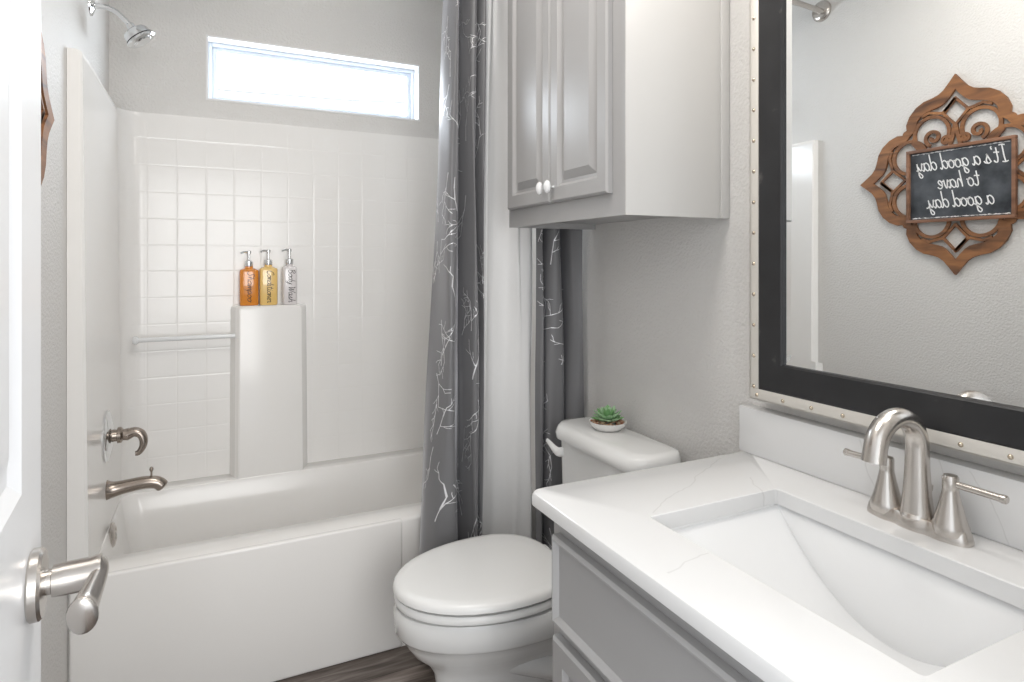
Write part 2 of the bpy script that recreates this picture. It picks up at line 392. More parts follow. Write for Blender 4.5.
# ---------------------------------------------------------------- lettering: single-stroke cursive glyphs (x-height 1)
GL = {
 'I': ([[(.55,1.9),(.5,1.2),(.45,.5),(.35,0)], [(.2,1.85),(.55,1.95),(.95,1.9)], [(0,.05),(.35,-.05),(.75,.02)]], 1.0),
 't': ([[(.35,1.7),(.3,1.0),(.25,.4),(.35,.02),(.6,.05),(.75,.25)], [(0,1.1),(.35,1.15),(.7,1.15)]], .8),
 "'": ([[(.1,1.9),(.15,1.7),(.05,1.5)]], .3),
 's': ([[(0,.1),(.3,.7),(.5,1.1),(.45,.8),(.6,.35),(.4,0),(.1,.1)], [(.4,0),(.75,.1),(.9,.3)]], .8),
 'a': ([[(.75,.8),(.45,1.0),(.1,.7),(.05,.25),(.3,0),(.6,.25),(.74,.6)], [(.78,1.0),(.74,.5),(.78,.1),(.9,0),(1.05,.2)]], 1.0),
 'g': ([[(.75,.8),(.45,1.0),(.1,.7),(.05,.3),(.3,.05),(.6,.3),(.73,.6)], [(.78,1.0),(.74,.5),(.7,.1),(.6,-.6),(.3,-.8),(.1,-.55),(.45,-.2),(1.0,.2)]], 1.0),
 'o': ([[(.5,1.0),(.15,.75),(.08,.3),(.35,0),(.7,.2),(.75,.7),(.5,1.0),(.6,.8),(.95,.85)]], .9),
 'd': ([[(.75,.8),(.45,1.0),(.1,.7),(.05,.25),(.3,0),(.6,.25),(.76,.6)], [(.90,2.0),(.84,1.3),(.77,.5),(.82,.08),(.95,0),(1.1,.2)]], 1.05),
 'y': ([[(0,.8),(.1,1.0),(.15,.5),(.3,.1),(.5,.25),(.68,.6)], [(.80,1.0),(.74,.4),(.6,-.6),(.3,-.8),(.15,-.55),(.5,-.2),(.95,.2)]], .95),
 'h': ([[(.30,2.0),(.22,1.2),(.14,.5),(.12,0)], [(.14,.4),(.32,.8),(.55,1.0),(.7,.7),(.68,.2),(.8,0),(1.0,.2)]], .95),
 'v': ([[(0,.75),(.12,1.0),(.2,.5),(.32,0),(.55,.4),(.65,1.0),(.75,.85),(.95,.85)]], .85),
 'e': ([[(0,.3),(.4,.5),(.6,.8),(.4,1.0),(.1,.7),(.1,.2),(.4,0),(.75,.2)]], .7),
 '.': ([[(.0,.0),(.14,.06),(.26,.02)]], .3),
 'S': ([[(.95,1.6),(.75,1.95),(.35,1.8),(.3,1.4),(.6,1.0),(.75,.5),(.5,.05),(.1,0),(-.1,.35)]], 1.0),
 'm': ([[(0,.9),(.08,1.0),(.1,0),(.3,.8),(.45,1.0),(.5,.6),(.5,0),(.7,.8),(.87,1.0),(.93,.6),(.95,.1),(1.15,.15)]], 1.15),
 'p': ([[(.05,1.0),(.1,.2),(.05,-.9),(.12,0),(.2,.8),(.5,1.0),(.7,.6),(.5,.05),(.25,.15)], [(.5,.05),(.85,.2)]], .85),
 'C': ([[(1.0,1.5),(.85,1.95),(.35,1.7),(.05,.9),(.2,.1),(.6,-.05),(1.0,.3)]], 1.05),
 'n': ([[(0,.9),(.08,1.0),(.1,0),(.3,.8),(.5,1.0),(.62,.6),(.62,.1),(.85,.15)]], .85),
 'i': ([[(.05,.9),(.1,1.0),(.1,.2),(.25,0),(.45,.2)], [(.12,1.4),(.14,1.5)]], .45),
 'r': ([[(0,.8),(.15,1.05),(.2,.9),(.45,.9),(.42,.3),(.55,0),(.75,.2)]], .75),
 'B': ([[(.2,1.9),(.15,1.0),(.1,0)], [(-.05,1.6),(.4,1.95),(.85,1.6),(.35,1.05),(.8,.8),(.85,.3),(.5,-.05),(.05,.1)]], 1.05),
 'W': ([[(-.05,1.7),(.15,1.9),(.2,1.0),(.3,0),(.6,1.0),(.75,1.6),(.8,.8),(.9,0),(1.2,1.0),(1.4,1.9),(1.55,1.8)]], 1.45),
}
def text_width(t): return sum(.55 if c == ' ' else GL[c][1] for c in t)
def ribbon(bm, pts, w, nrm, mi=0, th=.0006):
    pts = [Vector(p) for p in pts]; nrm = Vector(nrm)
    L_, n = [], len(pts)
    for i, p in enumerate(pts):
        t = (pts[min(i+1, n-1)] - pts[max(i-1, 0)]).normalized(); s_ = t.cross(nrm).normalized()*w/2
        L_.append([p-s_, p+s_, p+s_+nrm*th, p-s_+nrm*th])
    R0 = [[bm.verts.new(q) for q in r] for r in L_]
    for a, b in zip(R0, R0[1:]):
        for i in range(4):
            j = (i+1) % 4; bm.faces.new((a[i], a[j], b[j], b[i])).material_index = mi
    bm.faces.new(R0[0][::-1]).material_index = mi; bm.faces.new(R0[-1]).material_index = mi
def write(bm, text, origin, right, up, nrm, h, w, track=1.0):
    o = Vector(origin); right = Vector(right); up = Vector(up); x = 0
    for c in text:
        if c == ' ': x += .55; continue
        strokes, adv = GL[c]
        for k, s_ in enumerate(strokes):
            pts = cr([o + right*(x+px_+.16*py_)*h*track + up*py_*h for px_, py_ in s_], 5)
            ribbon(bm, [p+Vector(nrm)*(.0001*k) for p in pts], w, nrm)
        x += adv

# ---------------------------------------------------------------- bottles on the soap column
def bottle(x, y, w, body_h, mt, text, label, liquid_h):
    z0 = 1.132
    t = empty('pump_bottle', (x, y, z0), label, 'bottle', 'pump bottles on the soap ledge')
    h = w/2; d = .029
    def rg(z, s, r=.012): return [p+Vector((x, y, 0)) for p in rrect(-h*s, h*s, -d*s, d*s, min(r, h*s*.9, d*s*.9), z0+z, 5)]
    bm = grid_loft(BM(), [rg(.001, .92), rg(.006, 1), rg(body_h-.010, 1), rg(body_h-.003, .95), rg(body_h, .78, .02), rg(body_h+.006, .42, .012), rg(body_h+.014, .42, .012)])
    obj('bottle_body', bm, mt, t, 40)
    zz = body_h+.012
    pb = lathe(BM(), [(.0155, 0), (.016, .003), (.016, .020), (.010, .024), (.0045, .026), (.0045, .050), (.009, .052), (.0095, .062), (.004, .065), (0, .065)], (x, y, z0+zz), n=20)
    tube(pb, [(x, y, z0+zz+.059), (x-.020, y-.012, z0+zz+.059), (x-.032, y-.018, z0+zz+.054)], .0045, 10)
    obj('pump', pb, M['chrome'], t)
    lb = BM(); hh = .0135; tw = text_width(text); fit = (body_h*.86)/(tw*hh)
    write(lb, text, (x-.006, y-d-.0004, z0+body_h*.93), (0, 0, -1), (1, 0, 0), (0, -1, 0), hh, .0019, min(fit, 1.35))
    lt = obj('lettering', lb, M['text_black'], t); lt['label'] = 'black script reading %s' % text
bottle(.138, 2.790, .072, .150, M['amber'], 'Shampoo', 'amber pump bottle lettered Shampoo, left of the three on the soap ledge', .9)
bottle(.213, 2.790, .070, .156, M['yellow'], 'Conditioner', 'pale yellow pump bottle lettered Conditioner, middle one on the soap ledge', .9)
bottle(.297, 2.790, .058, .160, M['clear'], 'Body Wash', 'milky white pump bottle lettered Body Wash, right one on the soap ledge', .9)

# ---------------------------------------------------------------- shower rod and curtains
rod = empty('shower_rod', (XL, 2.03, 2.53), 'double brushed metal shower curtain rod across the tub opening', 'curtain rod')
def rodpath(y0, bow): return [(XL+(XR-XL)*k/24, y0-bow*math.sin(PI*k/24), 2.503 if bow else 2.533) for k in range(25)]
obj('outer_rod', tube(BM(), rodpath(2.015, .05), .0125, 14), M['nickel'], rod)
obj('inner_rod', tube(BM(), rodpath(2.05, .0), .011, 14), M['nickel'], rod)
for sx, a in ((XL, 1), (XR, -1)):
    b_ = lathe(BM(), [(.0, 0), (.050, 0), (.050, .006), (.044, .016), (.034, .022), (0, .022)], (sx, 2.032, 2.515), (a, 0, 0), 26)
    obj('end_flange', b_, M['nickel'], rod)
def lerp3(z, keys):
    zs = [k[0] for k in keys]
    if z <= zs[0]: return keys[0][1]
    for (za, pa), (zb, pb) in zip(keys, keys[1:]):
        if z <= zb:
            t = (z-za)/(zb-za); return [(a[0]*(1-t)+b[0]*t, a[1]*(1-t)+b[1]*t) for a, b in zip(pa, pb)]
    return keys[-1][1]
def curtain(name, keys, m, label, cat, ztop, zbot, branches=0, seed=1, nsub=7, zn=70):
    rnd = random.Random(seed); rows = []
    for i in range(zn+1):
        z = zbot + (ztop-zbot)*i/zn
        p = [Vector((x + .004*math.sin(z*5+k*1.7), y + .004*math.sin(z*4+k*2.3), z)) for k, (x, y) in enumerate(lerp3(z, keys))]
        rows.append(cr(p, nsub))
    bm = BM(); nc = len(rows[0])
    # a thin closed cloth: front and back sheets 2 mm apart
    def offs(i, j, s_):
        p = rows[i][j]; t = rows[i][min(j+1, nc-1)] - rows[i][max(j-1, 0)]
        nn = Vector((t.y, -t.x, 0)).normalized(); return p + nn*s_
    F_ = [[bm.verts.new(offs(i, j, .001)) for j in range(nc)] for i in range(zn+1)]
    B_ = [[bm.verts.new(offs(i, j, -.001)) for j in range(nc)] for i in range(zn+1)]
    for i in range(zn):
        for j in range(nc-1):
            bm.faces.new((F_[i][j], F_[i][j+1], F_[i+1][j+1], F_[i+1][j])); bm.faces.new((B_[i][j], B_[i+1][j], B_[i+1][j+1], B_[i][j+1]))
        bm.faces.new((F_[i][0], F_[i+1][0], B_[i+1][0], B_[i][0])); bm.faces.new((F_[i][-1], B_[i][-1], B_[i+1][-1], F_[i+1][-1]))
    for j in range(nc-1):
        bm.faces.new((F_[0][j], B_[0][j], B_[0][j+1], F_[0][j+1])); bm.faces.new((F_[-1][j], F_[-1][j+1], B_[-1][j+1], B_[-1][j]))
    o = None
    if branches:
        ref = rows[zn//2]; cum = [0]
        for a, b in zip(ref, ref[1:]): cum.append(cum[-1]+(b-a).length)
        tot_ = cum[-1]
        def P(s_, z, off):
            s_ = min(max(s_, 0), tot_-1e-4); j = 0
            while cum[j+1] < s_: j += 1
            fj = j + (s_-cum[j])/(cum[j+1]-cum[j]); fi = (z-zbot)/(ztop-zbot)*zn
            i = int(min(max(fi, 0), zn-1e-3)); ti = fi-i; j = int(min(fj, nc-1.001)); tj = fj-j
            def q(i, j): return offs(i, j, off)
            return (q(i, j)*(1-tj)+q(i, j+1)*tj)*(1-ti) + (q(i+1, j)*(1-tj)+q(i+1, j+1)*tj)*ti
        def seg(s0, z0, s1, z1, w):
            n = 5; L_ = []
            dl = math.hypot(s1-s0, z1-z0) or 1; nx, nz = -(z1-z0)/dl*w/2, (s1-s0)/dl*w/2
            for k in range(n+1):
                t = k/n; s_, z = s0+(s1-s0)*t, z0+(z1-z0)*t
                ww = 1-.45*t
                L_.append((bm.verts.new(P(s_-nx*ww, z-nz*ww, .0022)), bm.verts.new(P(s_+nx*ww, z+nz*ww, .0022))))
            for a, b in zip(L_, L_[1:]): bm.faces.new((a[0], a[1], b[1], b[0])).material_index = 1
        def twig(s_, z, ang, ln, w, depth):
            st = 3
            for k in range(st):
                a = ang + rnd.uniform(-.35, .35); s1 = s_+math.sin(a)*ln/st; z1 = z+math.cos(a)*ln/st
                if not (0.004 < s1 < tot_-.004 and zbot+.02 < z1 < ztop-.02): return
                seg(s_, z, s1, z1, w); s_, z = s1, z1
                if depth and rnd.random() < .85: twig(s_, z, ang+rnd.choice((-1, 1))*rnd.uniform(.5, 1.0), ln*rnd.uniform(.35, .6), w*.75, depth-1)
        for k in range(branches):
            twig(rnd.uniform(.01, tot_-.01), zbot+.05+(ztop-zbot-.2)*(k+rnd.random())/branches, rnd.choice((0, PI))+rnd.uniform(-.5, .5), rnd.uniform(.07, .15), .0038, 2)
    o = obj(name, bm, None, None, 60, [m, M['silver']] if branches else [m])
    return tag(o, label, cat)
keysA = [(0.03, [(.614,2.025),(.606,1.975),(.624,1.905),(.652,1.885),(.712,1.888),(.735,1.95),(.764,2.02),(.772,1.96),(.787,1.905),(.800,1.91),(.808,1.96),(.816,2.01),(.815,1.96),(.822,1.94),(.826,1.950)]),
         (1.1, [(.672,2.03),(.674,1.98),(.684,1.905),(.698,1.888),(.712,1.893),(.735,1.95),(.764,2.02),(.770,1.96),(.780,1.905),(.795,1.91),(.805,1.96),(.815,2.01),(.820,1.96),(.828,1.935),(.834,1.950)]),
         (2.5, [(.733,2.02),(.726,1.97),(.728,1.92),(.735,1.915),(.740,1.93),(.750,1.965),(.772,2.02),(.776,1.97),(.783,1.925),(.792,1.925),(.800,1.96),(.810,2.0),(.822,1.96),(.835,1.935),(.848,1.952)])]
curtain('shower_curtain', keysA, M['curtain'], 'grey shower curtain panel with silver branches, left of the white liner', 'curtain', 2.478, .035, 64, 5)
keysW = [(0.03, [(.822,1.990),(.838,1.975),(.862,1.985),(.890,2.0),(.930,1.99),(.955,1.955),(.975,1.950),(1.005,1.938),(1.016,1.950)]),
         (1.1, [(.836,1.985),(.848,1.965),(.866,1.98),(.895,1.995),(.935,1.985),(.963,1.952),(.982,1.950),(1.008,1.938),(1.018,1.950)]),
         (2.5, [(.860,1.975),(.872,1.965),(.885,1.98),(.90,1.97),(.935,1.98),(.963,1.960),(.985,1.965),(1.008,1.955),(1.018,1.965)])]
curtain('curtain_liner', keysW, M['liner'], 'plain white linen curtain panel between two grey curtain panels', 'curtain', 2.478, .035)
keysR = [(0.03, [(1.006,1.892),(1.014,1.868),(1.022,1.875),(1.035,1.93),(1.048,1.875),(1.075,1.862),(1.100,1.875),(1.125,1.93),(1.118,1.87),(1.135,1.845),(1.162,1.832)]),
         (1.1, [(1.008,1.892),(1.018,1.870),(1.026,1.876),(1.040,1.93),(1.045,1.875),(1.070,1.86),(1.100,1.87),(1.118,1.93),(1.125,1.87),(1.140,1.845),(1.164,1.832)]),
         (2.5, [(.998,1.905),(1.015,1.890),(1.026,1.896),(1.036,1.95),(1.042,1.895),(1.060,1.88),(1.080,1.89),(1.092,1.94),(1.100,1.89),(1.125,1.865),(1.160,1.85)])]
curtain('shower_curtain', keysR, M['curtain'], 'narrow grey silver-branch curtain panel hanging against the right wall', 'curtain', 2.478, .035, 44, 11)

# ---------------------------------------------------------------- toilet
tc = 1.603; tk = 1.534
toi = empty('toilet', (.75, tc, 0), 'white elongated toilet with closed lid between the tub and the vanity', 'toilet')
def egg(xf, xb, hw, z, n=40, p=1.0, back=.72):
    # elongated outline: rounded front at xf, flatter back at xb
    out = []; xm = xf + (xb-xf)*.60
    for k in range(n):
        a = 2*PI*k/n; c, s_ = math.cos(a), math.sin(a)
        if c >= 0:   # back half
            e = back; x = xm + (xb-xm)*(abs(c)**e); y = hw*(1 if s_ >= 0 else -1)*abs(s_)**e
        else: x = xm + (xm-xf)*c; y = hw*s_
        out.append(Vector((x, tc+y, z)))
    return out
rings = [egg(.53, 1.03, .105, 0, back=.6), egg(.525, 1.03, .108, .02, back=.6), egg(.545, 1.03, .098, .06, back=.6), egg(.552, 1.02, .095, .14, back=.6),
         egg(.542, 1.01, .098, .20, back=.65), egg(.520, 1.0, .116, .235, back=.7), egg(.485, .99, .142, .265), egg(.462, .985, .163, .298), egg(.454, .98, .170, .318), egg(.444, .98, .182, .323), egg(.436, .98, .189, .334), egg(.433, .98, .192, .385), egg(.438, .978, .188, .397), egg(.46, .96, .16, .400)]
obj('bowl', grid_loft(BM(), rings), M['porcelain'], toi, 50)
# trapway relief on the side of the pedestal
tw_ = cr([(.66, tc, .30), (.80, tc, .27), (.90, tc, .20), (.88, tc, .12), (.98, tc, .06)], 6)
obj('trapway', tube(BM(), tw_, .0, 12) if 0 else tube(BM(), tw_, [.085]*len(tw_), 20, 1.45, Vector((0, 1, 0))), M['porcelain'], toi, 60) if 0 else None
bm = BM()
for sy in (-1, 1):
    tube(bm, cr([(.66, tc+sy*.04, .24), (.78, tc+sy*.085, .215), (.90, tc+sy*.112, .17), (.97, tc+sy*.112, .10), (1.0, tc+sy*.105, .03)], 6), .035, 14)
obj('trapway', bm, M['porcelain'], toi, 60)
def seatring(z, g): return egg(.434+g, .912-g*.5, .1965-g, z, back=.8)
obj('seat', grid_loft(BM(), [seatring(.4035, .022), seatring(.408, .002), seatring(.421, 0), seatring(.427, .005)]), M['lid_plastic'], toi, 50)
obj('lid', grid_loft(BM(), [seatring(.4305, .022), seatring(.432, .004), seatring(.437, -.002), seatring(.446, -.001), seatring(.453, .003), seatring(.4570, .010), seatring(.459, .028), seatring(.4595, .09)]), M['lid_plastic'], toi, 50)
for sy in (-1, 1): obj('hinge', box(BM(), .892, .935, tc+sy*.075-.018, tc+sy*.075+.018, .400, .436, .006), M['lid_plastic'], toi)
def tankring(x0, hw, z, bowf=.014, r=.04):
    out = []
    for p in rrect(x0, 1.168-max(x0-.993, 0)*.5*(z > .77), tk-hw, tk+hw, r, z, 6):
        t = (p.y-tk)/hw
        if p.x < 1.08: p.x -= bowf*(1-t*t)
        out.append(p)
    return out
obj('bowl_deck', grid_loft(BM(), [rrect(.93, 1.12, tc-.10, tc+.10, .03, .18), rrect(.90, 1.13, tc-.125, tc+.125, .03, .37), rrect(.91, 1.125, tc-.12, tc+.12, .03, .397)]), M['porcelain'], toi, 50)
obj('tank', grid_loft(BM(), [tankring(1.035, .180, .400), tankring(1.022, .194, .42), tankring(1.012, .212, .60), tankring(1.010, .216, .748)]), M['porcelain'], toi, 45)
obj('tank_lid', grid_loft(BM(), [tankring(1.000, .220, .748), tankring(.994, .226, .753, .018, .055), tankring(.993, .232, .770, .018, .058), tankring(1.000, .227, .789, .018, .055), tankring(1.012, .219, .797, .014, .04), tankring(1.03, .202, .7995, .010, .04)]), M['porcelain'], toi, 60)
lv = cr([(1.016, 1.708, .708), (.994, 1.712, .708), (.988, 1.728, .714), (.985, 1.748, .724), (.984, 1.772, .732)], 5)
obj('flush_lever', tube(BM(), lv, [.016]*3+[.016-.0095*i/(len(lv)-4) for i in range(len(lv)-3)], 14, .6), M['porcelain'], toi, 60)

# succulent in a dish on the tank lid
px0, py0, pz0 = 1.094, 1.585, .7997
pl = empty('potted_succulent', (px0, py0, pz0), 'small green succulent in a white dish of pebbles on the toilet tank', 'plant')
obj('dish', lathe(BM(), [(0, 0), (.034, 0), (.042, .004), (.052, .013), (.057, .024), (.0575, .026), (.055, .026), (.048, .016), (0, .013)], (px0, py0, pz0), n=36), M['dish'], pl)
bm = BM()
for k in range(130):
    r = .050*math.sqrt(random.random()); a = random.uniform(0, 2*PI); s_ = random.uniform(.0035, .006)
    mt = Matrix.Translation((px0+r*math.cos(a), py0+r*math.sin(a), pz0+.018+random.uniform(0, .006)+.004*(1-r/.05))) @ Matrix.Rotation(random.uniform(0, 3), 4, 'Z') @ Matrix.Diagonal((s_*1.3, s_, s_*.8, 1))
    res = bmesh.ops.create_icosphere(bm, subdivisions=1, radius=1, matrix=mt)
    mi = random.random() < .45
    for v_ in res['verts']:
        for f in v_.link_faces: f.material_index = int(mi)
pb = obj('pebbles', bm, None, pl, 60, [M['pebble_tan'], M['pebble_red']]); pb['kind'] = 'stuff'
def leaf(bm, ang, tilt, ln, w, z0, mi):
    ca, sa = math.cos(ang), math.sin(ang); rings = []
    for k in range(9):
        t = k/8; out_ = ln*t*math.cos(tilt) + .004; up_ = z0 + ln*t*math.sin(tilt) + .004*t*t
        ww = w*math.sin(PI*min(t*.80+.14, 1))**.8 if t < 1 else .0004; th = ww*.36
        c = Vector((px0+ca*out_, py0+sa*out_, pz0+up_)); side = Vector((-sa, ca, 0)); upv = Vector((-ca*math.sin(tilt), -sa*math.sin(tilt), math.cos(tilt)))
        rings.append([c+side*ww*math.cos(2*PI*j/8)+upv*(th*math.sin(2*PI*j/8)+.25*ww*math.cos(2*PI*j/8)**2) for j in range(8)])
    n0 = len(bm.faces); grid_loft(bm, rings); bm.faces.ensure_lookup_table()
    for f in bm.faces[n0:]: f.material_index = mi
bm = BM()
for (cnt, tilt, ln, w, z0, off) in ((9, .22, .050, .0105, .026, 0), (8, .50, .046, .0105, .030, .3), (7, .85, .038, .009, .034, .1), (5, 1.2, .028, .007, .038, .5)):
    for k in range(cnt): leaf(bm, off+2*PI*k/cnt+random.uniform(-.1, .1), tilt+random.uniform(-.06, .06), ln*random.uniform(.9, 1.08), w, z0, int(random.random() < .5))
obj('leaves', bm, None, pl, 60, [M['leaf'], M['leaf_pale']])

# ---------------------------------------------------------------- wall cabinet over the toilet
CY0, CY1, CX, CZ0, CZ1 = 1.182, 1.810, .866, 1.424, 2.28
cab = empty('wall_cabinet', (1.01, 1.485, CZ0), 'grey two-door cabinet hung on the right wall over the toilet', 'cabinet')
bm = BM()
box(bm, CX+.019, XR-.001, CY0+.004, CY1-.004, CZ0+.018, CZ1)
box(bm, CX+.019, XR-.001, CY1-.020, CY1, CZ0, CZ1)
obj('carcass', bm, M['cab'], cab, 0)
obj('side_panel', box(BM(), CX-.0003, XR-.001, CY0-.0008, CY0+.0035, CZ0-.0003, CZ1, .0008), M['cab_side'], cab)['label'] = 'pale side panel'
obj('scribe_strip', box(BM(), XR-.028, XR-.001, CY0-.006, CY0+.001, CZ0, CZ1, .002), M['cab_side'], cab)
bm = BM()
for b in ((CY0, CY0+.052, CZ0, CZ1), (CY1-.03, CY1, CZ0, CZ1), (CY0+.052, CY1-.03, CZ0, CZ0+.075), (CY0+.052, CY1-.03, CZ1-.06, CZ1)): box(bm, CX, CX+.019, b[0], b[1], b[2], b[3])
obj('face_frame', bm, M['cab'], cab, 0)
def panel_door(y0, y1, z0, z1, x, parent, name='door', st=.050, th=.018, m=None, raised=True):
    # raised-panel door facing -x: nested rectangles with a height each
    steps = [(0, 0), (.000, th-.005), (.005, th), (st-.010, th), (st-.006, th-.004), (st-.002, th-.010), (st+.006, th-.011)]
    if raised: steps += [(st+.024, th-.002), (st+.028, th)]
    bm = BM(); prev = None
    for ins, h in steps:
        r = [bm.verts.new(p) for p in ((x-h, y0+ins, z0+ins), (x-h, y1-ins, z0+ins), (x-h, y1-ins, z1-ins), (x-h, y0+ins, z1-ins))]
        if prev:
            for i in range(4): bm.faces.new((prev[i], prev[(i+1) % 4], r[(i+1) % 4], r[i]))
        else: bm.faces.new(r)
        prev = r
    bm.faces.new(prev[::-1]); return obj(name, bm, m or M['cab'], parent, 20)
d1 = panel_door(1.234, 1.5095, CZ0+.055, CZ1-.03, CX-.0005, cab)
d2 = panel_door(1.5125, 1.788, CZ0+.055, CZ1-.03, CX-.0005, cab)
for d_, y in ((d1, 1.489), (d2, 1.533)):
    b_ = lathe(BM(), [(.006, 0), (.0045, .006), (.0045, .012), (.007, .014), (0, .0145)], (CX-.0185, y, 1.520), (-1, 0, 0), 18)
    stem = obj('knob_stem', b_, M['chrome'], d_)
    b_ = lathe(BM(), [(.007, .0), (.0155, .003), (.0165, .008), (.013, .013), (.006, .016), (0, .0165)], (0, 0, 0), (-1, 0, 0), 24)
    bmesh.ops.transform(b_, matrix=Matrix.Translation((CX-.032, y, 1.520)) @ Matrix.Diagonal((1, .78, 1.12, 1)), verts=b_.verts[:])
    obj('knob', b_, M['knob'], d_)

# ---------------------------------------------------------------- mirror with riveted metal edge
MY0, MY1, MZ0, MZ1 = .12, 1.062, .996, 2.10
mir = empty('wall_mirror', (XR, .6, 1.55), 'large mirror in a black frame edged with riveted metal, above the vanity', 'mirror')
def frame_piece(bm, y0, y1, z0, z1, w, x0, x1, bev=.002):
    for b in ((y0, y1, z0, z0+w), (y0, y1, z1-w, z1), (y0, y0+w, z0+w, z1-w), (y1-w, y1, z0+w, z1-w)): box(bm, x0, x1, b[0], b[1], b[2], b[3], bev)
obj('frame_edge', (lambda b: (frame_piece(b, MY0+.004, MY1-.004, MZ0+.004, MZ1-.004, .030, 1.134, XR-.001), b)[1])(BM()), M['frame'], mir)
bm = BM(); frame_piece(bm, MY0, MY1, MZ0, MZ1, .026, 1.130, 1.1345, .0012); frame_piece(bm, MY0, MY1, MZ0, MZ1, .003, 1.130, XR-.001, .0005)
obj('metal_strip', bm, M['strip'], mir)
# black frame slopes gently inward
bm = BM(); prev = None
for ins, x in ((.026, 1.146), (.026, 1.131), (.030, 1.129), (.060, 1.130), (.086, 1.132), (.090, 1.136), (.090, 1.146)):
    r = [bm.verts.new(p) for p in ((x, MY0+ins, MZ0+ins), (x, MY1-ins, MZ0+ins), (x, MY1-ins, MZ1-ins), (x, MY0+ins, MZ1-ins))]
    if prev:
        for i in range(4): bm.faces.new((prev[i], prev[(i+1) % 4], r[(i+1) % 4], r[i]))
    prev = r
obj('frame', bm, M['frame'], mir, 25)
# bevelled glass
bm = BM(); prev = None; g0 = .088
for ins, x in ((g0, 1.1460), (g0, 1.1409), (g0+.020, 1.1400)):
    r = [bm.verts.new(p) for p in ((x, MY0+ins, MZ0+ins), (x, MY1-ins, MZ0+ins), (x, MY1-ins, MZ1-ins), (x, MY0+ins, MZ1-ins))]
    if prev:
        for i in range(4): bm.faces.new((prev[i], prev[(i+1) % 4], r[(i+1) % 4], r[i]))
    else: bm.faces.new(r)
    prev = r
bm.faces.new(prev[::-1]); obj('glass', bm, M['mirror'], mir, 0)
rv = []
k = 0
y = MY1-.022
rivets = []
while y > MY0+.01: rivets.append((y, MZ0+.012)); rivets.append((y, MZ1-.012)); y -= .072
z = MZ0+.030
while z < MZ1-.02: rivets.append((MY1-.013, z)); rivets.append((MY0+.013, z)); z += .071
r0 = None
for y, z in rivets:
    if r0 is None:
        b_ = BM(); lathe(b_, [(.0045, 0), (.0042, .0015), (.0025, .0032), (0, .0038)], (0, 0, 0), (-1, 0, 0), 12)
        r0 = obj('rivet', b_, M['rivet'], None); q = r0
    else: q = r0.copy(); COL.objects.link(q)
    q.parent = mir; q.location = Vector((1.130, y, z)) - mir.location

# ---------------------------------------------------------------- vanity
VY0, VY1, VX = .16, 1.052, .600
van = empty('vanity_cabinet', (.88, .6, 0), 'grey vanity cabinet with drawer fronts under the white counter', 'cabinet')
bm = BM(); box(bm, VX+.019, XR-.001, VY0, VY0+.016, .0, .829); box(bm, VX+.019, XR-.001, VY1-.016, VY1, 0, .829)
box(bm, XR-.012, XR-.001, VY0+.016, VY1-.016, .10, .829); box(bm, VX+.019, XR-.012, VY0+.016, VY1-.016, .09, .106); box(bm, VX+.06, VX+.075, VY0+.016, VY1-.016, 0, .09)
obj('carcass', bm, M['cab'], van, 0)
bm = BM()
for b in ((VY0, VY0+.035, .09, .829), (VY1-.028, VY1, .09, .829), (VY0+.035, VY1-.028, .788, .829), (VY0+.035, VY1-.028, .600, .640), (VY0+.035, VY1-.028, .09, .125)): box(bm, VX, VX+.019, b[0], b[1], b[2], b[3])
obj('face_frame', bm, M['cab'], van, 0)
panel_door(VY0+.015, VY1-.022, .630, .796, VX-.0005, van, 'drawer_front', .018, .020, raised=False)
panel_door(VY0+.015, VY0+.430, .115, .604, VX-.0005, van, 'door', .05, .018)
panel_door(VY0+.433, VY1-.022, .115, .604, VX-.0005, van, 'door', .05, .018)

SX0, SX1, SY0, SY1 = .705, 1.020, .417, .890
top = empty('countertop', (.86, .6, .829), 'white quartz countertop with faint grey veins on the vanity', 'countertop')
bm = BM()
CXF, CYN, CYB = .571, .14, 1.107
outer = lambda ins, z: rrect(CXF+ins, 1.1672, CYN+ins*0, CYB-ins, .022 if ins < .01 else .016, z, 5)
def opening(ins, z): return rrect(SX0-ins, SX1+ins, SY0-ins, SY1+ins, .006+abs(ins), z, 5)
R1 = [outer(.004, .829), outer(0, .833), outer(0, .849), outer(.003, .856), outer(.009, .859)]
R2 = [opening(.0015, .859), opening(0, .8575), opening(0, .829)]
V1 = [[bm.verts.new(p) for p in r] for r in R1+R2]
for a, b in zip(V1, V1[1:]):
    for i in range(len(a)):
        j = (i+1) % len(a); bm.faces.new((a[i], a[j], b[j], b[i]))
a, b = V1[-1], V1[0]
for i in range(len(a)):
    j = (i+1) % len(a); bm.faces.new((a[i], a[j], b[j], b[i]))
obj('slab', bm, M['quartz'], top, 30)
obj('backsplash', box(BM(), 1.148, XR-.0008, CYN, 1.111, .8595, .968, .0012), M['quartz'], top)

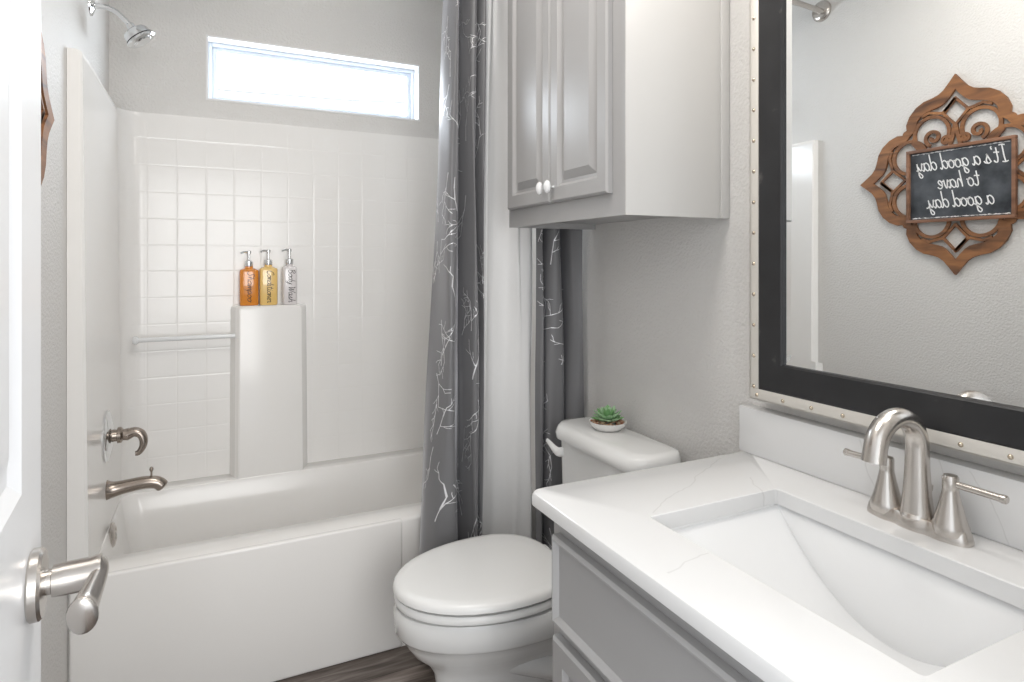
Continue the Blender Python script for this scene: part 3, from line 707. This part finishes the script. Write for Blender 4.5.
sk = empty('sink', (.86, .653, .66), 'white rectangular undermount basin with curved floor in the counter', 'sink')
bm = BM(); nx, ny = 14, 40; e = .004
def fz(y): 
    q = (y-.653)/.238; return .826-.168*(1-q*q)
x0, x1, y0, y1 = SX0-e, SX1+e, SY0-e, SY1+e
G = []
for i in range(nx+1):
    row = []
    for j in range(ny+1):
        x = x0+(x1-x0)*i/nx; y = y0+(y1-y0)*j/ny; z = fz(y)
        de = min(x-x0, x1-x)
        if de < .02: z += (.02-de)**2*25*(1-((y-.653)/.24)**2)
        row.append(bm.verts.new((x, y, z)))
    G.append(row)
for i in range(nx):
    for j in range(ny): bm.faces.new((G[i][j], G[i+1][j], G[i+1][j+1], G[i][j+1]))
for i in (0, nx):
    T = [bm.verts.new((G[i][j].co.x, G[i][j].co.y, .8287)) for j in range(ny+1)]
    for j in range(ny): bm.faces.new((G[i][j], G[i][j+1], T[j+1], T[j]))
for j in (0, ny):
    T = [bm.verts.new((G[i][j].co.x, G[i][j].co.y, .8287)) for i in range(nx+1)]
    for i in range(nx): bm.faces.new((G[i][j], G[i+1][j], T[i+1], T[i]))
bmesh.ops.remove_doubles(bm, verts=bm.verts[:], dist=1e-5)
sb = obj('basin', bm, M['basin'], sk, 40)
so = sb.modifiers.new('thick', 'SOLIDIFY'); so.thickness = .008; so.offset = 1
obj('drain', lathe(BM(), [(0, 0), (.030, .0), (.031, .002), (.022, .004), (.021, .001), (0, .003)], (.87, .653, .660), n=28), M['nickel'], sk)

# faucet
FX, FY, FZ = 1.093, .657, .859
fa = empty('sink_faucet', (FX, FY, FZ), 'brushed nickel high-arc faucet with two lever handles on the counter', 'faucet')
bm = BM()
def plate(z, g):
    out = []
    for k in range(64):
        a = 2*PI*k/64; yy = math.cos(a); half = .086-g
        # three-lobed plate, waisted between the lobes
        y = half*yy; w = .0275-g - .005*math.exp(-((abs(y)-.028)/.010)**2)
        out.append(Vector((FX + w*(1 if math.sin(a) >= 0 else -1)*abs(math.sin(a))**.62, FY + y, z)))
    return out
grid_loft(bm, [plate(FZ, 0), plate(FZ+.004, 0), plate(FZ+.017, .003), plate(FZ+.022, .006), plate(FZ+.023, .010)])
obj('base_plate', bm, M['nickel'], fa, 40)
sp = [(FX, FY, FZ+.012), (FX, FY, FZ+.03), (FX, FY, FZ+.06), (FX, FY, FZ+.10), (FX, FY, .994)]
rad = [.0255, .0225, .0195, .0175, .0165]
for k in range(1, 17):
    a = PI*k/17; sp.append((FX-.0565+.0565*math.cos(a), FY, .997+.0555*math.sin(a))); rad.append(.0165)
sp += [(FX-.114, FY, .996), (FX-.1155, FY, .986)]; rad += [.017, .0175]
obj('spout', tube(BM(), sp, rad, 24, 1.12, Vector((1, 0, 0))), M['nickel'], fa, 50)
b_ = lathe(BM(), [(.026, 0), (.027, .004), (.024, .010), (.020, .012)], (FX, FY, FZ+.016), n=28)
obj('spout_collar', b_, M['nickel'], fa)
for s_ in (1, -1):
    hy = FY+s_*.0535
    hb = obj('handle', lathe(BM(), [(.0255, 0), (.0265, .004), (.0265, .013), (.0245, .018), (.0205, .032), (.0155, .052), (.0122, .068), (.0115, .074), (.0118, .076), (.0118, .092), (.010, .095), (0, .0955)], (FX, hy, FZ+.010), n=28), M['nickel'], fa)
    b_ = BM(); tube(b_, [(FX, hy+s_*.004, .951), (FX, hy+s_*.03, .951), (FX-.001, hy+s_*.076, .951)], .0058, 16)
    lathe(b_, [(.0058, 0), (.0068, .001), (.0068, .007), (.005, .009), (0, .0092)], (FX-.001, hy+s_*.073, .951), (0, s_, 0), 16)
    obj('lever', b_, M['nickel'], hb)
obj('lift_rod', lathe(BM(), [(.003, 0), (.003, .045), (.0055, .050), (.006, .058), (0, .060)], (FX+.024, FY-.006, FZ+.012), n=12), M['nickel'], fa)

# ---------------------------------------------------------------- carved sign on the left wall (seen in the mirror)
SYc, SZc = 1.432, 1.656
sg = empty('wall_sign', (XL, SYc, SZc), 'carved wooden wall plaque holding a chalkboard, seen in the mirror', 'sign')
def P3(y, z, x): return Vector((x, SYc+y, SZc+z))
Ro = [(0,.395),(.022,.366),(.043,.340),(.062,.326),(.085,.318),(.12,.310),(.150,.292),(.176,.262),(.190,.228),(.188,.206),(.200,.200)]
Ri = [(0,.335),(.018,.312),(.036,.292),(.052,.281),(.072,.275),(.102,.268),(.128,.256),(.145,.238),(.150,.216),(.158,.194),(.178,.178)]
def quad(pts):
    h = pts + [(b, a) for a, b in pts[-2::-1]]
    out = []
    for r in range(4):
        c_, s_ = (1, 0, -1, 0)[r], (0, 1, 0, -1)[r]
        out += [(y*c_+z*s_, -y*s_+z*c_) for y, z in h[:-1]]
    return out
Oo, Oi = quad(Ro), quad(Ri)
xa, xb = XL+.004, XL+.016
bm = BM(); n = len(Oo)
rg = [[bm.verts.new(P3(y, z, x)) for y, z in ring] for ring, x in ((Oo, xa), (Oo, xb), (Oi, xb), (Oi, xa))]
for a, b in zip(rg, rg[1:]+rg[:1]):
    for i in range(n): bm.faces.new((a[i], a[(i+1) % n], b[(i+1) % n], b[i]))
obj('carved_border', bm, M['wood'], sg, 30)
bm = BM()
def rot(y, z, r):
    for _ in range(r): y, z = z, -y
    return y, z
cnt = 0
def lat(pts, w, r=0, closed=False):
    global cnt
    cnt += 1
    q = [rot(y, z, r) for y, z in pts]
    if closed: q = q + [q[0], q[1]]
    ribbon(bm, [P3(y, z, xa+.001+.00004*cnt) for y, z in q], w, (1, 0, 0), 0, .010)
def spiral(cy, cz, r0, r1, a0, turns, sgn=1, n=26):
    return [(cy+(r0+(r1-r0)*k/n)*math.cos(a0+sgn*turns*2*PI*k/n), cz+(r0+(r1-r0)*k/n)*math.sin(a0+sgn*turns*2*PI*k/n)) for k in range(n+1)]
for r in range(4):
    lat([(0, .300), (.046, .248), (0, .196), (-.046, .248)], .013, r, True)
    for s_ in (1, -1):
        lat([(s_*(.090+.067*math.cos(math.radians(a))), .176+.067*math.sin(math.radians(a))) for a in range(-60, 236, 9)], .013, r)
        lat([(s_*.128, .250), (s_*.098, .262), (s_*.062, .252), (s_*.040, .250)], .011, r)
        lat([(s_*.165, .165), (s_*.12, .12)], .014, r)
for s_ in (1, -1):
    lat([(s_*a, b) for a, b in spiral(.082, .158, .034, .007, -1.2, 1.25)], .013)
    lat([(s_*a, b) for a, b in spiral(.034, .138, .020, .005, 2.6, 1.1, -1)], .010)
    lat([(s_*.0, .200), (s_*.008, .16), (s_*.020, .118)], .014)
    lat([(s_*.165, .150), (s_*.14, .118), (s_*.11, .120)], .012)
obj('lattice', bm, M['wood'], sg, 30)
by0, by1, bz0, bz1 = -.211, .181, -.184, .116
obj('board', box(BM(), XL+.014, XL+.021, SYc+by0+.006, SYc+by1-.006, SZc+bz0+.006, SZc+bz1-.006), M['chalk'], sg, 0)
bm = BM(); w = .013
for b in ((by0, by1, bz0, bz0+w), (by0, by1, bz1-w, bz1), (by0, by0+w, bz0+w, bz1-w), (by1-w, by1, bz0+w, bz1-w)): box(bm, XL+.014, XL+.032, SYc+b[0], SYc+b[1], SZc+b[2], SZc+b[3], .0015)
obj('board_frame', bm, M['wood_frame'], sg)
bm = BM()
for text, zc, hh, off in (("It's a good day", .026, .033, -.004), ('to have', -.052, .033, .0), ('a good day.', -.127, .033, .0)):
    w_ = (text_width(text)+.2)*hh*.80
    write(bm, text, (XL+.0212, SYc+(by0+by1)/2-w_/2+off, SZc+zc), (0, 1, 0), (0, 0, 1), (1, 0, 0), hh, .0044, .80)
obj('lettering', bm, M['text_white'], sg)['label'] = "white script reading It's a good day to have a good day."
for zz in (bz1-w-.006, bz0+w+.006):
    bm = BM(); n = 60; A, B = [], []
    for k in range(n+1):
        y = SYc+by0+.02+(by1-by0-.04)*k/n; zc = SZc+zz+random.uniform(-.001, .001); w_ = random.choice((.0004, .0008, .0014, .0022))
        A.append(bm.verts.new((XL+.0213, y, zc-w_))); B.append(bm.verts.new((XL+.0213, y, zc+w_)))
    for k in range(n): bm.faces.new((A[k], A[k+1], B[k+1], B[k]))
    obj('chalk_smudge', bm, M['text_white'], sg)

# ---------------------------------------------------------------- door standing open along the left wall
dr = bpy.data.objects.new('door_1', None); COL.objects.link(dr)
dl = math.radians(4.4)
E_ = Vector((-.1735, .860, 0)); dirv = Vector((-math.sin(dl), math.cos(dl), 0)); Hn = E_ - dirv*.76
dr.location = Hn; dr.rotation_euler = (0, 0, dl); dr['kind'] = 'structure'; dr['label'] = 'white panelled door standing open at the left'
Mx = Matrix.Translation(Hn) @ Matrix.Rotation(dl, 4, 'Z')
def dobj(name, bm, m, parent, smooth=35):
    o = obj(name, bm, m, None, smooth); o.parent = parent; return o
# local frame: y along door from hinge, x towards the room, z up
def door_leaf(W_, H_, th):
    bm = BM()
    def side(sx, x):
        # stiles and rails as a grid with panels sunk
        ys = [0, .115, W_-.115, W_]; zs = [0, .24, .905, 1.078, H_-.12, H_]
        for i in range(3):
            for j in range(5):
                y0, y1, z0, z1 = ys[i], ys[i+1], zs[j], zs[j+1]
                if i == 1 and j in (1, 3):
                    prev = [bm.verts.new((x, a, b)) for a, b in ((y0, z0), (y1, z0), (y1, z1), (y0, z1))]
                    for ins, d in ((.006, .0), (.012, -.004), (.020, -.009), (.028, -.009), (.055, -.002), (.060, -.002)):
                        r = [bm.verts.new((x+sx*d, a, b)) for a, b in ((y0+ins, z0+ins), (y1-ins, z0+ins), (y1-ins, z1-ins), (y0+ins, z1-ins))]
                        for k in range(4): bm.faces.new((prev[k], prev[(k+1) % 4], r[(k+1) % 4], r[k]))
                        prev = r
                    bm.faces.new(prev)
                else: bm.faces.new([bm.verts.new((x, a, b)) for a, b in ((y0, z0), (y1, z0), (y1, z1), (y0, z1))])
    side(1, 0); side(-1, -th)
    for y in (0, W_): bm.faces.new([bm.verts.new(p) for p in ((0, y, 0), (-th, y, 0), (-th, y, H_), (0, y, H_))])
    for z in (0, H_): bm.faces.new([bm.verts.new(p) for p in ((0, 0, z), (0, W_, z), (-th, W_, z), (-th, 0, z))])
    bmesh.ops.remove_doubles(bm, verts=bm.verts[:], dist=1e-5); return bm
lf = door_leaf(.76, 2.03, .035)
bmesh.ops.translate(lf, vec=(0, 0, .008), verts=lf.verts[:])
leafo = dobj('door_leaf', lf, M['white_paint'], dr, 20)
hz = .984; hy = .685
ho = dobj('door_handle', lathe(BM(), [(.033, 0), (.0355, .002), (.0355, .009), (.033, .012), (.018, .0135), (.0, .0135)], (0, hy, hz), (1, 0, 0), 36), M['nickel'], dr)
dobj('handle_neck', lathe(BM(), [(.0125, .012), (.0125, .018), (.0155, .019), (.0165, .030), (.0165, .052), (.0175, .056), (.0175, .061), (.013, .064), (0, .064)], (0, hy, hz), (1, 0, 0), 28), M['nickel'], ho)
lv = cr([(.060, hy+.012, hz+.002), (.060, hy, hz), (.057, hy-.018, hz-.005), (.053, hy-.036, hz-.010), (.050, hy-.050, hz-.014), (.049, hy-.058, hz-.016)], 6)
rr = [.011 + .010*min(i/(len(lv)-1), 1)**1.5 for i in range(len(lv))]
e_ = lv[-1]; d_ = (lv[-1]-lv[-2]).normalized()
for k in range(1, 7):
    a = PI/2*k/6; lv.append(e_+d_*.006*math.sin(a)); rr.append(max(.021*math.cos(a), .0008))
dobj('lever', tube(BM(), lv, rr, 20, .66), M['nickel'], ho, 60)
